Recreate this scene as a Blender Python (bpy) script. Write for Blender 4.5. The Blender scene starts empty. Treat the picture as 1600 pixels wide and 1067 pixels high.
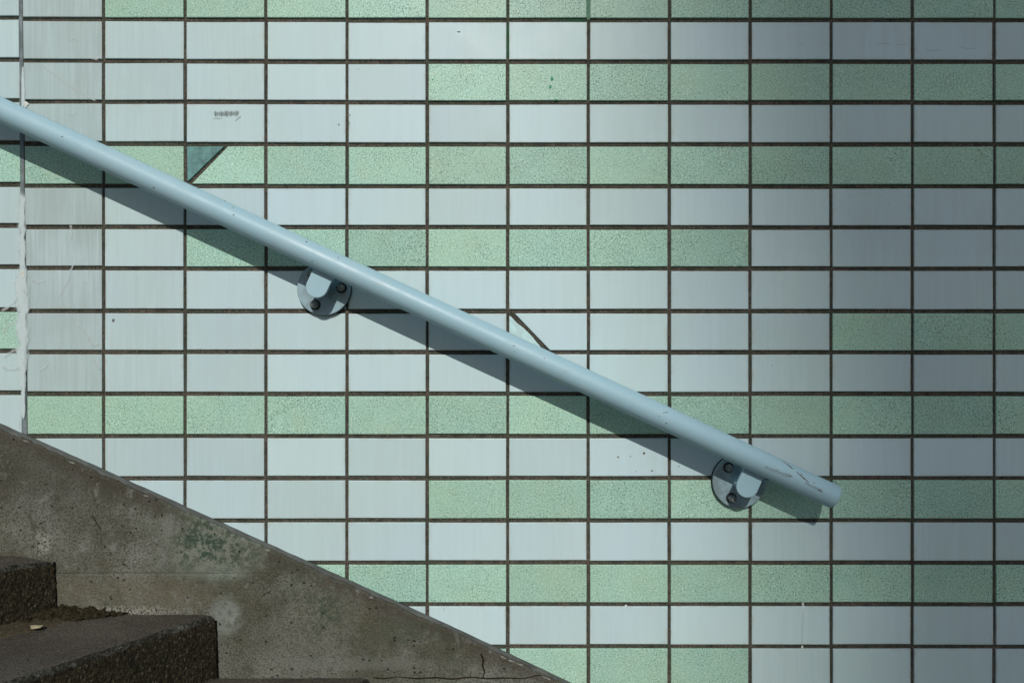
import bpy, bmesh, math, random
from mathutils import Vector, Matrix, noise

random.seed(7)
scene = bpy.context.scene
R = math.radians

# ------------------------------------------------------------------ layout constants (metres)
S = 1.0 / 850.0            # metres per photo pixel on the tile plane
F = 1100.0                 # focal length in photo pixels
D = F * S                  # camera to tile plane
CZ = 1.08                  # camera height above the lower ground
CX0, CY0 = 800.0, 533.5


def P(px, py, dep=0.0):
    """photo pixel -> world point standing `dep` metres out from the tile plane"""
    k = S * (D - dep) / D
    return Vector(((px - CX0) * k, -dep, CZ + (CY0 - py) * k))


# ------------------------------------------------------------------ camera
cam = bpy.data.cameras.new('camera')
cam.sensor_width = 36.0
cam.lens = 36.0 * F / 1600.0
cam.clip_start = 0.02
cam.clip_end = 1000.0
camo = bpy.data.objects.new('camera', cam)
scene.collection.objects.link(camo)
camo.location = (0, -D, CZ)
camo.rotation_euler = (R(90), 0, 0)
scene.camera = camo

# ------------------------------------------------------------------ sky and sun
SUN_EL = math.atan(0.70)
world = bpy.data.worlds.new('World')
scene.world = world
world.use_nodes = True
wn = world.node_tree
wn.nodes.clear()
sky = wn.nodes.new('ShaderNodeTexSky')
sky.sky_type = 'NISHITA'
sky.sun_disc = False
sky.sun_elevation = SUN_EL
sky.sun_rotation = R(178.4)
bg = wn.nodes.new('ShaderNodeBackground')
bg.inputs['Strength'].default_value = 0.056
wo = wn.nodes.new('ShaderNodeOutputWorld')
wn.links.new(sky.outputs[0], bg.inputs[0])
wn.links.new(bg.outputs[0], wo.inputs[0])

sun = bpy.data.lights.new('sun', 'SUN')
sun.energy = 2.84
sun.angle = R(0.53)
sun.color = (1.0, 0.945, 0.87)
suno = bpy.data.objects.new('sun', sun)
scene.collection.objects.link(suno)
SUN_DIR = Vector((-0.028, 1.0, -0.70)).normalized()     # direction the light travels
suno.rotation_euler = SUN_DIR.to_track_quat('-Z', 'Y').to_euler()
suno.location = (0.5, -8, 7)

vs = scene.view_settings
vs.view_transform = 'Standard'
vs.look = 'None'
vs.exposure = 0.0
vs.gamma = 1.0
vs.use_curve_mapping = False

# ------------------------------------------------------------------ object helpers
COL = scene.collection


def link(name, me, mat=None, parent=None, loc=None):
    o = bpy.data.objects.new(name, me)
    COL.objects.link(o)
    if mat is not None and me is not None and len(me.materials) == 0:
        for m in (mat if isinstance(mat, (list, tuple)) else [mat]):
            me.materials.append(m)
    if loc is not None:
        o.location = loc
    if parent is not None:
        o.parent = parent
        o.matrix_parent_inverse = Matrix.Translation(-base_of(parent))
    return o


def base_of(o):
    v = Vector(o.location)
    if o.parent is not None:
        v = Vector(o.location)          # world location: parents are pure translations undone by the inverse
    return v


def empty(name, loc=(0, 0, 0)):
    o = bpy.data.objects.new(name, None)
    COL.objects.link(o)
    o.location = loc
    return o


def tag(o, label=None, cat=None, group=None, kind=None):
    if label:
        o['label'] = label
    if cat:
        o['category'] = cat
    if group:
        o['group'] = group
    if kind:
        o['kind'] = kind
    return o


def mesh(name, verts, faces, smooth=False, midx=None):
    me = bpy.data.meshes.new(name)
    me.from_pydata([tuple(v) for v in verts], [], faces)
    if midx:
        for p, i in zip(me.polygons, midx):
            p.material_index = i
    if smooth:
        for p in me.polygons:
            p.use_smooth = True
    me.update()
    return me


def box(v0, v1):
    (x0, y0, z0), (x1, y1, z1) = v0, v1
    v = [(x0, y0, z0), (x1, y0, z0), (x1, y1, z0), (x0, y1, z0), (x0, y0, z1), (x1, y0, z1), (x1, y1, z1), (x0, y1, z1)]
    f = [(0, 3, 2, 1), (4, 5, 6, 7), (0, 1, 5, 4), (1, 2, 6, 5), (2, 3, 7, 6), (3, 0, 4, 7)]
    return v, f


# ------------------------------------------------------------------ material helpers
class NT:
    def __init__(self, name):
        self.m = bpy.data.materials.new(name)
        self.m.use_nodes = True
        self.t = self.m.node_tree
        self.t.nodes.clear()
        self.out = self.n('ShaderNodeOutputMaterial')
        self.pos = self.n('ShaderNodeNewGeometry').outputs['Position']

    def n(self, kind, **kw):
        nd = self.t.nodes.new(kind)
        for k, v in kw.items():
            setattr(nd, k, v)
        return nd

    def put(self, sock, v):
        if isinstance(v, bpy.types.NodeSocket):
            self.t.links.new(v, sock)
        elif isinstance(v, (tuple, list)) and sock.type == 'RGBA' and len(v) == 3:
            sock.default_value = (*v, 1)
        else:
            sock.default_value = v

    def math(self, op, a, b=0.0, c=0.0, clamp=False):
        nd = self.n('ShaderNodeMath', operation=op, use_clamp=clamp)
        for i, v in enumerate((a, b, c)):
            self.put(nd.inputs[i], v)
        return nd.outputs[0]

    def mul(self, a, b): return self.math('MULTIPLY', a, b)
    def add(self, a, b): return self.math('ADD', a, b)

    def mapping(self, scale, loc=(0, 0, 0), rot=(0, 0, 0), src=None):
        nd = self.n('ShaderNodeMapping')
        self.put(nd.inputs['Vector'], src or self.pos)
        nd.inputs['Scale'].default_value = scale
        nd.inputs['Location'].default_value = loc
        nd.inputs['Rotation'].default_value = rot
        return nd.outputs[0]

    def noise(self, scale, detail=3, rough=0.55, vec=None, dist=0.0):
        nd = self.n('ShaderNodeTexNoise')
        self.put(nd.inputs['Vector'], vec or self.pos)
        nd.inputs['Scale'].default_value = scale
        nd.inputs['Detail'].default_value = detail
        nd.inputs['Roughness'].default_value = rough
        nd.inputs['Distortion'].default_value = dist
        return nd.outputs['Fac']

    def voro(self, scale, vec=None, out='Distance', feature='F1', rand=1.0):
        nd = self.n('ShaderNodeTexVoronoi', feature=feature)
        self.put(nd.inputs['Vector'], vec or self.pos)
        nd.inputs['Scale'].default_value = scale
        nd.inputs['Randomness'].default_value = rand
        return nd.outputs[out]

    def ramp(self, fac, lo, hi, a=0.0, b=1.0):
        nd = self.n('ShaderNodeMapRange', interpolation_type='SMOOTHSTEP')
        self.put(nd.inputs['Value'], fac)
        self.put(nd.inputs['From Min'], lo)
        self.put(nd.inputs['From Max'], hi)
        self.put(nd.inputs['To Min'], a)
        self.put(nd.inputs['To Max'], b)
        return nd.outputs[0]

    def mix(self, fac, a, b, blend='MIX'):
        nd = self.n('ShaderNodeMix', data_type='RGBA', blend_type=blend)
        self.put(nd.inputs[0], fac)
        self.put(nd.inputs[6], a)
        self.put(nd.inputs[7], b)
        return nd.outputs[2]

    def scale_col(self, col, fac):
        nd = self.n('ShaderNodeVectorMath', operation='SCALE')
        self.put(nd.inputs[0], col)
        self.put(nd.inputs['Scale'], fac)
        return nd.outputs[0]

    def attr(self, name):
        return self.n('ShaderNodeAttribute', attribute_type='OBJECT', attribute_name=name).outputs['Fac']

    def blob(self, px, py, rx, ry, soft=0.5, wob=0.6, nscale=25.0, dep=0.012):
        """stain with a shape of its own at one place on the wall or concrete"""
        c = P(px, py, dep)
        v = self.n('ShaderNodeVectorMath', operation='SUBTRACT')
        self.put(v.inputs[0], self.pos)
        v.inputs[1].default_value = (c.x, c.y, c.z)
        s = self.n('ShaderNodeVectorMath', operation='MULTIPLY')
        self.t.links.new(v.outputs[0], s.inputs[0])
        s.inputs[1].default_value = (1 / (rx * S), 0, 1 / (ry * S))
        ln = self.n('ShaderNodeVectorMath', operation='LENGTH')
        self.t.links.new(s.outputs[0], ln.inputs[0])
        nz = self.noise(nscale, 4, 0.65)
        d = self.add(ln.outputs['Value'], self.mul(self.math('SUBTRACT', nz, 0.5), wob * 2))
        return self.ramp(d, 1.0 + soft, 1.0 - soft)

    def bump(self, h, strength=0.3, dist=0.001, normal=None):
        nd = self.n('ShaderNodeBump')
        nd.inputs['Strength'].default_value = strength
        nd.inputs['Distance'].default_value = dist
        self.put(nd.inputs['Height'], h)
        if normal is not None:
            self.put(nd.inputs['Normal'], normal)
        return nd.outputs[0]

    def finish(self, color, rough=0.5, spec=0.5, metal=0.0, normal=None, alpha=None, coat=0.0):
        b = self.n('ShaderNodeBsdfPrincipled')
        self.put(b.inputs['Base Color'], color)
        self.put(b.inputs['Roughness'], rough)
        self.put(b.inputs['Specular IOR Level'], spec)
        self.put(b.inputs['Metallic'], metal)
        self.put(b.inputs['Coat Weight'], coat)
        if normal is not None:
            self.put(b.inputs['Normal'], normal)
        if alpha is not None:
            self.put(b.inputs['Alpha'], alpha)
        self.t.links.new(b.outputs[0], self.out.inputs[0])
        return self.m


# generic tile size
X_J = [-91.5, 35, 161.5, 289, 415.3, 542, 667.5, 793.3, 919.3, 1046, 1172.3, 1299, 1426, 1554, 1680.5]   # vertical joints, col -1 starts at X_J[0]
Y_J = [-33.5, 32, 97, 160.5, 226, 291.5, 355.5, 420, 486.5, 550.5, 615.5, 681.5, 747, 813, 879, 944, 1010, 1075.5]  # row r between Y_J[r] and Y_J[r+1]
GV, GH = 4.9, 6.8          # joint widths in photo pixels


def joint_x(i):            # i = column index, left joint of column i
    j = i + 1
    if 0 <= j < len(X_J):
        return X_J[j]
    if j < 0:
        return X_J[0] + j * 126.4
    return X_J[-1] + (j - len(X_J) + 1) * 126.4


def joint_y(r, x):
    if 0 <= r < len(Y_J):
        y = Y_J[r]
    elif r < 0:
        y = Y_J[0] + r * 65.2
    else:
        y = Y_J[-1] + (r - len(Y_J) + 1) * 65.2
    y -= 2.4 * max(0.0, 1 - x / 600.0) * max(0.0, min(1.0, 1 - y / 700.0))
    return y


# ------------------------------------------------------------------ materials
def mat_white_tile():
    t = NT('glazed_white_tile')
    tone, film = t.attr('tone'), t.attr('film')
    base = t.mix(t.ramp(t.noise(3.2, 3), 0.35, 0.68), (0.540, 0.712, 0.722), (0.536, 0.702, 0.765))
    streak = t.noise(1.0, 3, 0.6, t.mapping((75, 1, 5)))
    base = t.mix(t.ramp(streak, 0.3, 0.75, 0.0, 0.17), base, (0.42, 0.53, 0.55))
    cloud = t.noise(16, 4, 0.6)
    base = t.mix(t.ramp(cloud, 0.40, 0.85, 0.0, 0.12), base, (0.50, 0.57, 0.52))
    base = t.scale_col(base, tone)
    fs = t.noise(1.0, 4, 0.65, t.mapping((170, 1, 7), rot=(0, R(4), 0)))
    fc = t.noise(11, 3)
    ff = t.mul(film, t.ramp(t.add(t.mul(fs, 0.7), t.mul(fc, 0.4)), 0.36, 0.70, 0.42, 1.0))
    base = t.mix(ff, base, (0.335, 0.415, 0.41))
    # grime gathered at the tile's rim
    oc = t.n('ShaderNodeTexCoord').outputs['Object']
    sep = t.n('ShaderNodeSeparateXYZ')
    t.put(sep.inputs[0], oc)
    ax = t.math('ABSOLUTE', sep.outputs[0])
    az = t.math('ABSOLUTE', sep.outputs[2])
    hw, hh = (126.3 - GV) / 2 * S, (65.2 - GH) / 2 * S
    ex = t.ramp(ax, hw - 0.007, hw)
    ez = t.ramp(az, hh - 0.005, hh)
    edge = t.math('MAXIMUM', ex, ez)
    rim = t.mul(t.mul(edge, t.ramp(t.noise(38, 4, 0.7), 0.40, 0.70)), 0.5)
    base = t.mix(rim, base, (0.40, 0.40, 0.33))
    # sparse specks
    vd = t.n('ShaderNodeTexVoronoi')
    t.put(vd.inputs['Vector'], t.pos)
    vd.inputs['Scale'].default_value = 46
    sepc = t.n('ShaderNodeSeparateColor')
    t.put(sepc.inputs[0], vd.outputs['Color'])
    sel = t.ramp(sepc.outputs[0], 0.966, 0.985)
    speck = t.mul(t.ramp(vd.outputs['Distance'], 0.065, 0.03), sel)
    base = t.mix(t.mul(speck, 0.75), base, (0.13, 0.14, 0.13))
    rough = t.add(t.ramp(t.noise(22, 3), 0.3, 0.7, 0.34, 0.46), t.mul(film, 0.18))
    hb = t.add(t.mul(t.noise(13, 2), 1.0), t.mul(t.noise(1.0, 2, 0.5, t.mapping((120, 1, 14))), 0.08))
    return t.finish(base, rough, 0.26, normal=t.bump(hb, 0.2, 0.0022))


def mat_green_tile():
    t = NT('speckled_green_tile')
    tone, hue = t.attr('tone'), t.attr('hue')
    big = t.noise(7, 3)
    base = t.mix(t.ramp(big, 0.32, 0.7), (0.370, 0.600, 0.480), (0.355, 0.600, 0.515))
    base = t.mix(t.ramp(t.noise(19, 4, 0.6), 0.48, 0.78, 0, 0.35), base, (0.40, 0.52, 0.36))
    n1 = t.noise(390, 2, 0.6)
    n2 = t.noise(330, 2, 0.5, t.mapping((1, 1, 1), loc=(3.1, 1.7, 5.2)))
    dens = t.add(t.mul(t.math('SUBTRACT', t.noise(22, 2), 0.5), 0.16), t.mul(t.math('SUBTRACT', hue, 0.08), 0.25))
    base = t.mix(t.mul(t.ramp(t.add(n1, dens), 0.465, 0.35), 0.8), base, (0.095, 0.185, 0.145))
    base = t.mix(t.mul(t.ramp(n2, 0.55, 0.66), 0.7), base, (0.62, 0.84, 0.71))
    base = t.mix(hue, base, (0.43, 0.55, 0.36), 'MIX')
    base = t.scale_col(base, tone)
    rough = t.ramp(n1, 0.3, 0.7, 0.52, 0.38)
    return t.finish(base, rough, 0.3, normal=t.bump(t.add(n1, t.mul(big, 2)), 0.14, 0.0009))


def mat_grout():
    t = NT('sandy_dark_grout')
    c = t.mix(t.ramp(t.noise(14, 4, 0.6), 0.35, 0.65), (0.150, 0.122, 0.100), (0.085, 0.098, 0.070))
    c = t.mix(t.ramp(t.noise(45, 3, 0.6), 0.52, 0.68, 0, 0.8), c, (0.055, 0.045, 0.042))
    g = t.noise(520, 2, 0.7)
    c = t.mix(t.ramp(g, 0.58, 0.42), c, (0.03, 0.032, 0.025))
    c = t.mix(t.mul(t.ramp(t.noise(380, 1), 0.64, 0.74), 0.6), c, (0.22, 0.21, 0.17))
    return t.finish(c, 0.9, 0.2, normal=t.bump(g, 0.7, 0.002))


def mat_concrete():
    t = NT('weathered_concrete')
    n_big = t.noise(5, 4, 0.6)
    c = t.mix(t.ramp(n_big, 0.38, 0.62), (0.086, 0.090, 0.068), (0.178, 0.186, 0.164))
    c = t.mix(t.ramp(t.noise(9, 5, 0.7, t.mapping((1, 1, 1), loc=(4, 2, 9))), 0.5, 0.72, 0, 0.75), c, (0.085, 0.075, 0.042))
    c = t.mix(t.ramp(t.noise(13, 5, 0.7, t.mapping((1, 1, 1), loc=(14, 5, 1))), 0.52, 0.74, 0, 0.7), c, (0.165, 0.172, 0.160))
    gr = t.noise(260, 3, 0.7)
    c = t.mix(t.ramp(gr, 0.55, 0.36, 0, 0.8), c, (0.035, 0.034, 0.024))
    c = t.mix(t.ramp(t.noise(330, 2, 0.7, t.mapping((1, 1, 1), loc=(7, 7, 7))), 0.56, 0.72, 0, 0.7), c, (0.27, 0.27, 0.225))
    # dark tone towards the top left, brown foot, stains
    m = t.blob(60, 730, 150, 60, 0.7, 0.7, 9)
    c = t.mix(t.mul(m, 0.6), c, (0.045, 0.043, 0.03))
    m = t.blob(560, 1000, 190, 60, 0.8, 0.7, 8)
    c = t.mix(t.mul(m, 0.3), c, (0.095, 0.088, 0.060))
    m = t.blob(200, 925, 150, 26, 0.6, 0.5, 12)
    c = t.mix(t.mul(m, 0.5), c, (0.135, 0.12, 0.08))
    sp_ = t.n('ShaderNodeSeparateXYZ')
    t.put(sp_.inputs[0], t.pos)
    e0 = P(0, 671, 0.012)
    dl = t.math('SUBTRACT', e0.z - 0.0, t.add(sp_.outputs[2], t.mul(t.add(sp_.outputs[0], -e0.x), 0.4536)))
    em = t.ramp(t.add(dl, t.mul(t.math('SUBTRACT', t.noise(34, 4, 0.7), 0.5), 0.05)), 0.036, 0.0)
    c = t.mix(t.mul(em, 0.62), c, (0.052, 0.045, 0.034))
    mott = t.noise(42, 5, 0.75, t.mapping((1, 1, 0.7), loc=(2, 3, 4)))
    c = t.mix(t.ramp(mott, 0.53, 0.68, 0, 0.75), c, (0.055, 0.054, 0.038))
    c = t.mix(t.ramp(mott, 0.45, 0.30, 0, 0.65), c, (0.205, 0.212, 0.195))
    spk = t.ramp(t.noise(120, 4, 0.75), 0.42, 0.6)
    m = t.blob(335, 848, 80, 50, 0.5, 1.0, 22)
    c = t.mix(t.mul(m, 0.6), c, (0.22, 0.245, 0.205))
    c = t.mix(t.mul(t.mul(m, spk), 0.85), c, (0.040, 0.064, 0.042))
    m = t.blob(322, 838, 34, 28, 0.5, 0.9, 34)
    c = t.mix(t.mul(t.mul(m, spk), 0.8), c, (0.032, 0.062, 0.044))
    m = t.blob(505, 955, 22, 26, 0.6, 0.9, 34)
    c = t.mix(t.mul(t.mul(m, spk), 0.75), c, (0.038, 0.066, 0.046))
    m = t.blob(640, 985, 60, 20, 0.6, 0.9, 34)
    c = t.mix(t.mul(t.mul(m, spk), 0.5), c, (0.05, 0.075, 0.05))
    wide = t.mul(t.ramp(t.noise(7, 5, 0.7, t.mapping((1, 1, 1), loc=(21, 4, 8))), 0.48, 0.66), spk)
    c = t.mix(t.mul(wide, 0.55), c, (0.06, 0.074, 0.048))
    m = t.blob(352, 962, 22, 27, 0.5, 0.5, 34)
    c = t.mix(t.mul(t.mul(m, t.ramp(t.noise(75, 5, 0.75), 0.34, 0.56, 0.25, 1.0)), 0.6), c, (0.235, 0.275, 0.25))
    m = t.blob(340, 895, 46, 9, 0.6, 0.6, 30)
    c = t.mix(t.mul(m, 0.4), c, (0.20, 0.225, 0.195))
    m = t.blob(262, 822, 10, 18, 0.5, 0.5, 40)
    c = t.mix(t.mul(m, 0.5), c, (0.19, 0.195, 0.175))
    m = t.blob(66, 850, 11, 16, 0.6, 1.4, 60)
    c = t.mix(t.mul(t.mul(m, t.ramp(gr, 0.42, 0.6)), 0.8), c, (0.32, 0.32, 0.28))
    m = t.blob(560, 1036, 120, 9, 0.6, 0.6, 24)
    c = t.mix(t.mul(m, 0.4), c, (0.17, 0.18, 0.165))
    m = t.blob(160, 955, 110, 7, 0.7, 0.8, 40)
    c = t.mix(t.mul(t.mul(m, t.ramp(gr, 0.45, 0.6)), 0.8), c, (0.36, 0.35, 0.29))
    # air holes
    vd = t.n('ShaderNodeTexVoronoi')
    t.put(vd.inputs['Vector'], t.pos)
    vd.inputs['Scale'].default_value = 85
    sc_ = t.n('ShaderNodeSeparateColor')
    t.put(sc_.inputs[0], vd.outputs['Color'])
    hole = t.mul(t.ramp(vd.outputs['Distance'], 0.22, 0.10), t.ramp(t.add(sc_.outputs[0], t.mul(t.math('SUBTRACT', t.noise(10, 3), 0.5), 0.7)), 0.74, 0.80))
    c = t.mix(t.mul(hole, 0.85), c, (0.025, 0.024, 0.018))
    line = t.blob(230, 896, 190, 1.6, 0.6, 0.35, 40)
    c = t.mix(t.mul(t.mul(line, t.ramp(t.noise(18, 3), 0.4, 0.6)), 0.35), c, (0.06, 0.055, 0.045))
    h = t.add(t.add(gr, t.mul(t.noise(60, 4, 0.65), 1.2)), t.add(t.mul(hole, -2.4), t.mul(line, -0.5)))
    return t.finish(c, 0.92, 0.25, normal=t.bump(h, 0.75, 0.0022))


def mat_step_tread():
    t = NT('worn_tread_concrete')
    c = t.mix(t.ramp(t.noise(9, 4, 0.6), 0.35, 0.68), (0.066, 0.058, 0.047), (0.102, 0.092, 0.077))
    g = t.noise(310, 3, 0.7)
    c = t.mix(t.ramp(g, 0.56, 0.38, 0, 0.8), c, (0.024, 0.023, 0.02))
    c = t.mix(t.ramp(t.noise(480, 2, 0.7, t.mapping((1, 1, 1), loc=(5, 5, 2))), 0.58, 0.72, 0, 0.6), c, (0.15, 0.145, 0.13))
    return t.finish(c, 0.93, 0.2, normal=t.bump(g, 0.6, 0.0016))


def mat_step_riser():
    t = NT('dark_pebbled_riser')  # near-black base with sparse paler grains
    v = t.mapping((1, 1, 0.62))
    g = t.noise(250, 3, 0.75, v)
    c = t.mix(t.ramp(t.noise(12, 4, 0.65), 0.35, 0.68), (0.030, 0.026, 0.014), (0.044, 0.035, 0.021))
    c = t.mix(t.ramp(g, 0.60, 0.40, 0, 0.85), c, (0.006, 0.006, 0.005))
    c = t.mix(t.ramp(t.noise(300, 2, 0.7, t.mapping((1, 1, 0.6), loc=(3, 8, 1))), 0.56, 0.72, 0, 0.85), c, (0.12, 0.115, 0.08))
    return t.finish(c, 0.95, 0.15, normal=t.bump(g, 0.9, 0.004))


def mat_step_edge():
    t = NT('chipped_nosing_edge')
    g = t.noise(230, 4, 0.8)
    c = t.mix(t.ramp(t.add(g, t.mul(t.math('SUBTRACT', t.noise(40, 3), 0.5), 0.5)), 0.44, 0.70), (0.018, 0.017, 0.012), (0.10, 0.104, 0.095))
    return t.finish(c, 0.95, 0.15, normal=t.bump(g, 0.9, 0.003))


def mat_paint(name='pale_blue_gloss_paint', grime=0.0):
    t = NT(name)
    c = t.mix(t.ramp(t.noise(9, 3), 0.35, 0.7), (0.325, 0.515, 0.60), (0.35, 0.53, 0.61))
    c = t.mix(t.ramp(t.noise(1.0, 4, 0.7, t.mapping((14, 60, 60), rot=(0, R(-24.9), 0))), 0.56, 0.80, 0, 0.42), c, (0.33, 0.36, 0.35))
    if grime:
        c = t.mix(t.ramp(t.noise(34, 5, 0.7), 0.30, 0.62, grime, grime * 0.35), c, (0.15, 0.185, 0.185))
    vd = t.n('ShaderNodeTexVoronoi')
    t.put(vd.inputs['Vector'], t.mapping((34, 60, 60), rot=(0, R(-24.9), 0)))
    vd.inputs['Scale'].default_value = 1.0
    sc_ = t.n('ShaderNodeSeparateColor')
    t.put(sc_.inputs[0], vd.outputs['Color'])
    chip = t.mul(t.ramp(vd.outputs['Distance'], 0.10, 0.05), t.ramp(sc_.outputs[0], 0.90, 0.94))
    c = t.mix(t.mul(chip, 0.8), c, (0.09, 0.09, 0.085))
    return t.finish(c, t.ramp(t.noise(40, 3), 0.3, 0.7, 0.40, 0.50), 0.5, normal=t.bump(t.add(t.noise(70, 3), t.mul(chip, -1.5)), 0.22, 0.0011))


def mat_flat(name, col, rough=0.6, metal=0.0, spec=0.4, nscale=120, amp=0.35):
    t = NT(name)
    n1 = t.noise(nscale, 4, 0.65)
    c = t.mix(t.ramp(n1, 0.3, 0.7), tuple(x * (1 - amp) for x in col), tuple(min(1, x * (1 + amp)) for x in col))
    return t.finish(c, rough, spec, metal, normal=t.bump(n1, 0.3, 0.0008))


def mat_sealant():
    t = NT('grey_sealant')
    n1 = t.noise(30, 4, 0.65)
    c = t.mix(t.ramp(n1, 0.35, 0.68), (0.050, 0.060, 0.057), (0.088, 0.102, 0.098))
    c = t.mix(t.ramp(t.noise(90, 4, 0.7), 0.56, 0.75, 0, 0.6), c, (0.06, 0.055, 0.045))
    return t.finish(c, 0.6, 0.35, normal=t.bump(t.noise(110, 3), 0.4, 0.0015))


def mat_smear(name, col, lo, hi, scale=(90, 1, 30), maxa=0.8, rot=0.0):
    """thin dried residue: patchy alpha inside its own outline (uv v = across, 0..1)"""
    t = NT(name)
    uv = t.n('ShaderNodeUVMap').outputs[0]
    sep = t.n('ShaderNodeSeparateXYZ')
    t.put(sep.inputs[0], uv)
    fx = t.math('SUBTRACT', 1.0, t.math('ABSOLUTE', t.math('MULTIPLY_ADD', sep.outputs[0], 2.0, -1.0)))
    fy = t.math('SUBTRACT', 1.0, t.math('ABSOLUTE', t.math('MULTIPLY_ADD', sep.outputs[1], 2.0, -1.0)))
    fall = t.mul(t.ramp(fx, 0.0, 0.9), t.ramp(fy, 0.0, 0.22))
    n1 = t.noise(1.0, 5, 0.7, t.mapping(scale, rot=(0, R(rot), 0)))
    a = t.mul(t.ramp(t.add(t.mul(n1, 0.75), t.mul(fall, 0.42)), lo, hi), maxa)
    a = t.mul(a, t.ramp(fx, 0.0, 0.12))
    return t.finish(col, 0.8, 0.2, alpha=a)


M = dict(white=mat_white_tile(), green=mat_green_tile(), grout=mat_grout(), concrete=mat_concrete(),
         tread=mat_step_tread(), riser=mat_step_riser(), edge=mat_step_edge(), paint=mat_paint(), sealant=mat_sealant(),
         bolt=mat_flat('dull_galvanised_bolt', (0.19, 0.21, 0.21), 0.45, 0.25, 0.5, 260, 0.35),
         shadering=mat_flat('black_shade_ring', (0.022, 0.026, 0.027), 0.7, 0, 0.3),
         teal=mat_flat('teal_glass_tile', (0.13, 0.27, 0.255), 0.2, 0, 0.6, 55, 0.30),
         mint=mat_flat('pale_mint_tile', (0.52, 0.73, 0.74), 0.3, 0, 0.5, 40, 0.16),
         greenpaint=mat_flat('spilt_green_paint', (0.012, 0.13, 0.062), 0.5, 0, 0.4, 60, 0.5),
         greendot=mat_flat('green_paint_fleck', (0.035, 0.30, 0.155), 0.5),
         whitedrop=mat_flat('white_droplet', (0.62, 0.66, 0.63), 0.6, 0, 0.4, 90, 0.15),
         rust=mat_flat('rust_fleck', (0.16, 0.12, 0.045), 0.8),
         dark=mat_flat('dark_scratch', (0.13, 0.13, 0.115), 0.8, 0, 0.2, 300, 0.5),
         brownscuff=mat_smear('brown_scuff', (0.25, 0.22, 0.18), 0.55, 0.95, (50, 110, 110), 0.35),
         soil=mat_flat('dark_soil', (0.024, 0.020, 0.011), 0.97, 0, 0.1, 240, 0.75),
         silt=mat_flat('brown_silt', (0.058, 0.050, 0.032), 0.97, 0, 0.1, 300, 0.5),
         leaf=mat_flat('dry_leaf', (0.38, 0.34, 0.22), 0.8, 0, 0.2, 200, 0.2),
         plaster=mat_smear('white_plaster_smear', (0.60, 0.72, 0.735), 0.46, 0.76, (120, 1, 30), 0.85),
         scuff=mat_smear('white_scuff', (0.62, 0.70, 0.70), 0.52, 0.90, (160, 1, 110), 0.6),
         residue=mat_smear('sticker_residue', (0.21, 0.245, 0.235), 0.54, 0.86, (420, 1, 150), 0.5),
         film=mat_smear('grey_dust_ring', (0.40, 0.44, 0.44), 0.4, 0.9, (40, 1, 40), 0.4),
         inkline=mat_smear('dark_residue_line', (0.10, 0.12, 0.115), 0.36, 0.85, (300, 1, 300), 0.55),
         crust=mat_smear('lime_crust', (0.42, 0.44, 0.41), 0.62, 0.86, (130, 1, 130), 0.8),
         ring=mat_smear('faint_ring', (0.20, 0.22, 0.22), 0.6, 1.1, (60, 1, 60), 0.3),
         gap=mat_flat('black_gap_shade', (0.006, 0.006, 0.005), 1.0, 0, 0.0, 200, 0.5),
         ground=mat_flat('grey_paving', (0.13, 0.125, 0.115), 0.9, 0, 0.2, 30, 0.25),
         shadescreen=mat_flat('shade_screen_render', (0.33, 0.32, 0.30), 0.85, 0, 0.2, 4, 0.12),
         pane=mat_flat('window_pane', (0.05, 0.06, 0.07), 0.1, 0, 0.6, 2, 0.1))

# ================================================================== ground
v, f = box((-150, -250, -0.3), (150, 150, 0.0))
tag(link('ground', mesh('ground', v, f), M['ground']), kind='structure')

# ================================================================== unseen slatted screen, added to cast soft shade on the right of the wall
BY = -53.0
drift = -SUN_DIR.x / SUN_DIR.y * 53                     # sideways drift of a sun ray on its way there
zlift = 0.70 * 53
SHADE_SCREEN = empty('added_shade_screen', ((1150 - CX0) * S + drift + 9, BY, 0))
tag(SHADE_SCREEN, 'tall unseen slatted screen added to shade the right of the tiled wall', 'shade screen')


def screen_edge(z):                                      # left edge of the screen, flared at the top to tilt the shade's edge
    py = CY0 - (z - zlift - CZ) / S
    return (1225 + 0.26 * max(-2600.0, min(0.0, py - 850)) - CX0) * S + drift


sv, sf = box((0, -0.005, 0), (1, 0.005, 0.255))  # slat height leaves narrow gaps so some sun reaches the shaded part
slat_me = mesh('slat', sv, sf)
slat_me.materials.append(M['shadescreen'])
xr_ = (1150 - CX0) * S + drift + 18
for k in range(146):
    z = 0.2 + k * 0.30
    xl_ = screen_edge(z + 0.12)
    o = link('slat', slat_me, None, SHADE_SCREEN, (xl_, BY, z))
    o.scale = (xr_ - xl_, 1, 1)
for xx in (3.0, 8.0, 13.0, 17.5):
    v, f = box((xr_ - 18 + xx, BY - 0.35, 0), (xr_ - 18 + xx + 0.3, BY - 0.012, 44.2))
    link('post', mesh('post', v, f), M['shadescreen'], SHADE_SCREEN)
v, f = box((xr_ - 16, BY - 12, 0), (xr_ + 0.2, BY - 0.4, 6))
link('base_block', mesh('base_block', v, f), M['shadescreen'], SHADE_SCREEN)

# ================================================================== tiled wall
WALL = empty('tiled_wall', (0, 0, 0))
tag(WALL, 'wall of white and speckled green glazed tiles with dark joints behind the handrail', 'wall')
REC = 0.0034
wx0, wx1 = (joint_x(-7) - CX0) * S, (joint_x(19) - CX0) * S
wz1 = CZ + (CY0 - joint_y(-14, 900)) * S
v, f = box((wx0, REC, -0.2), (wx1, 0.22, wz1))
link('mortar_bed', mesh('mortar_bed', v, f), M['grout'], WALL)


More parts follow.
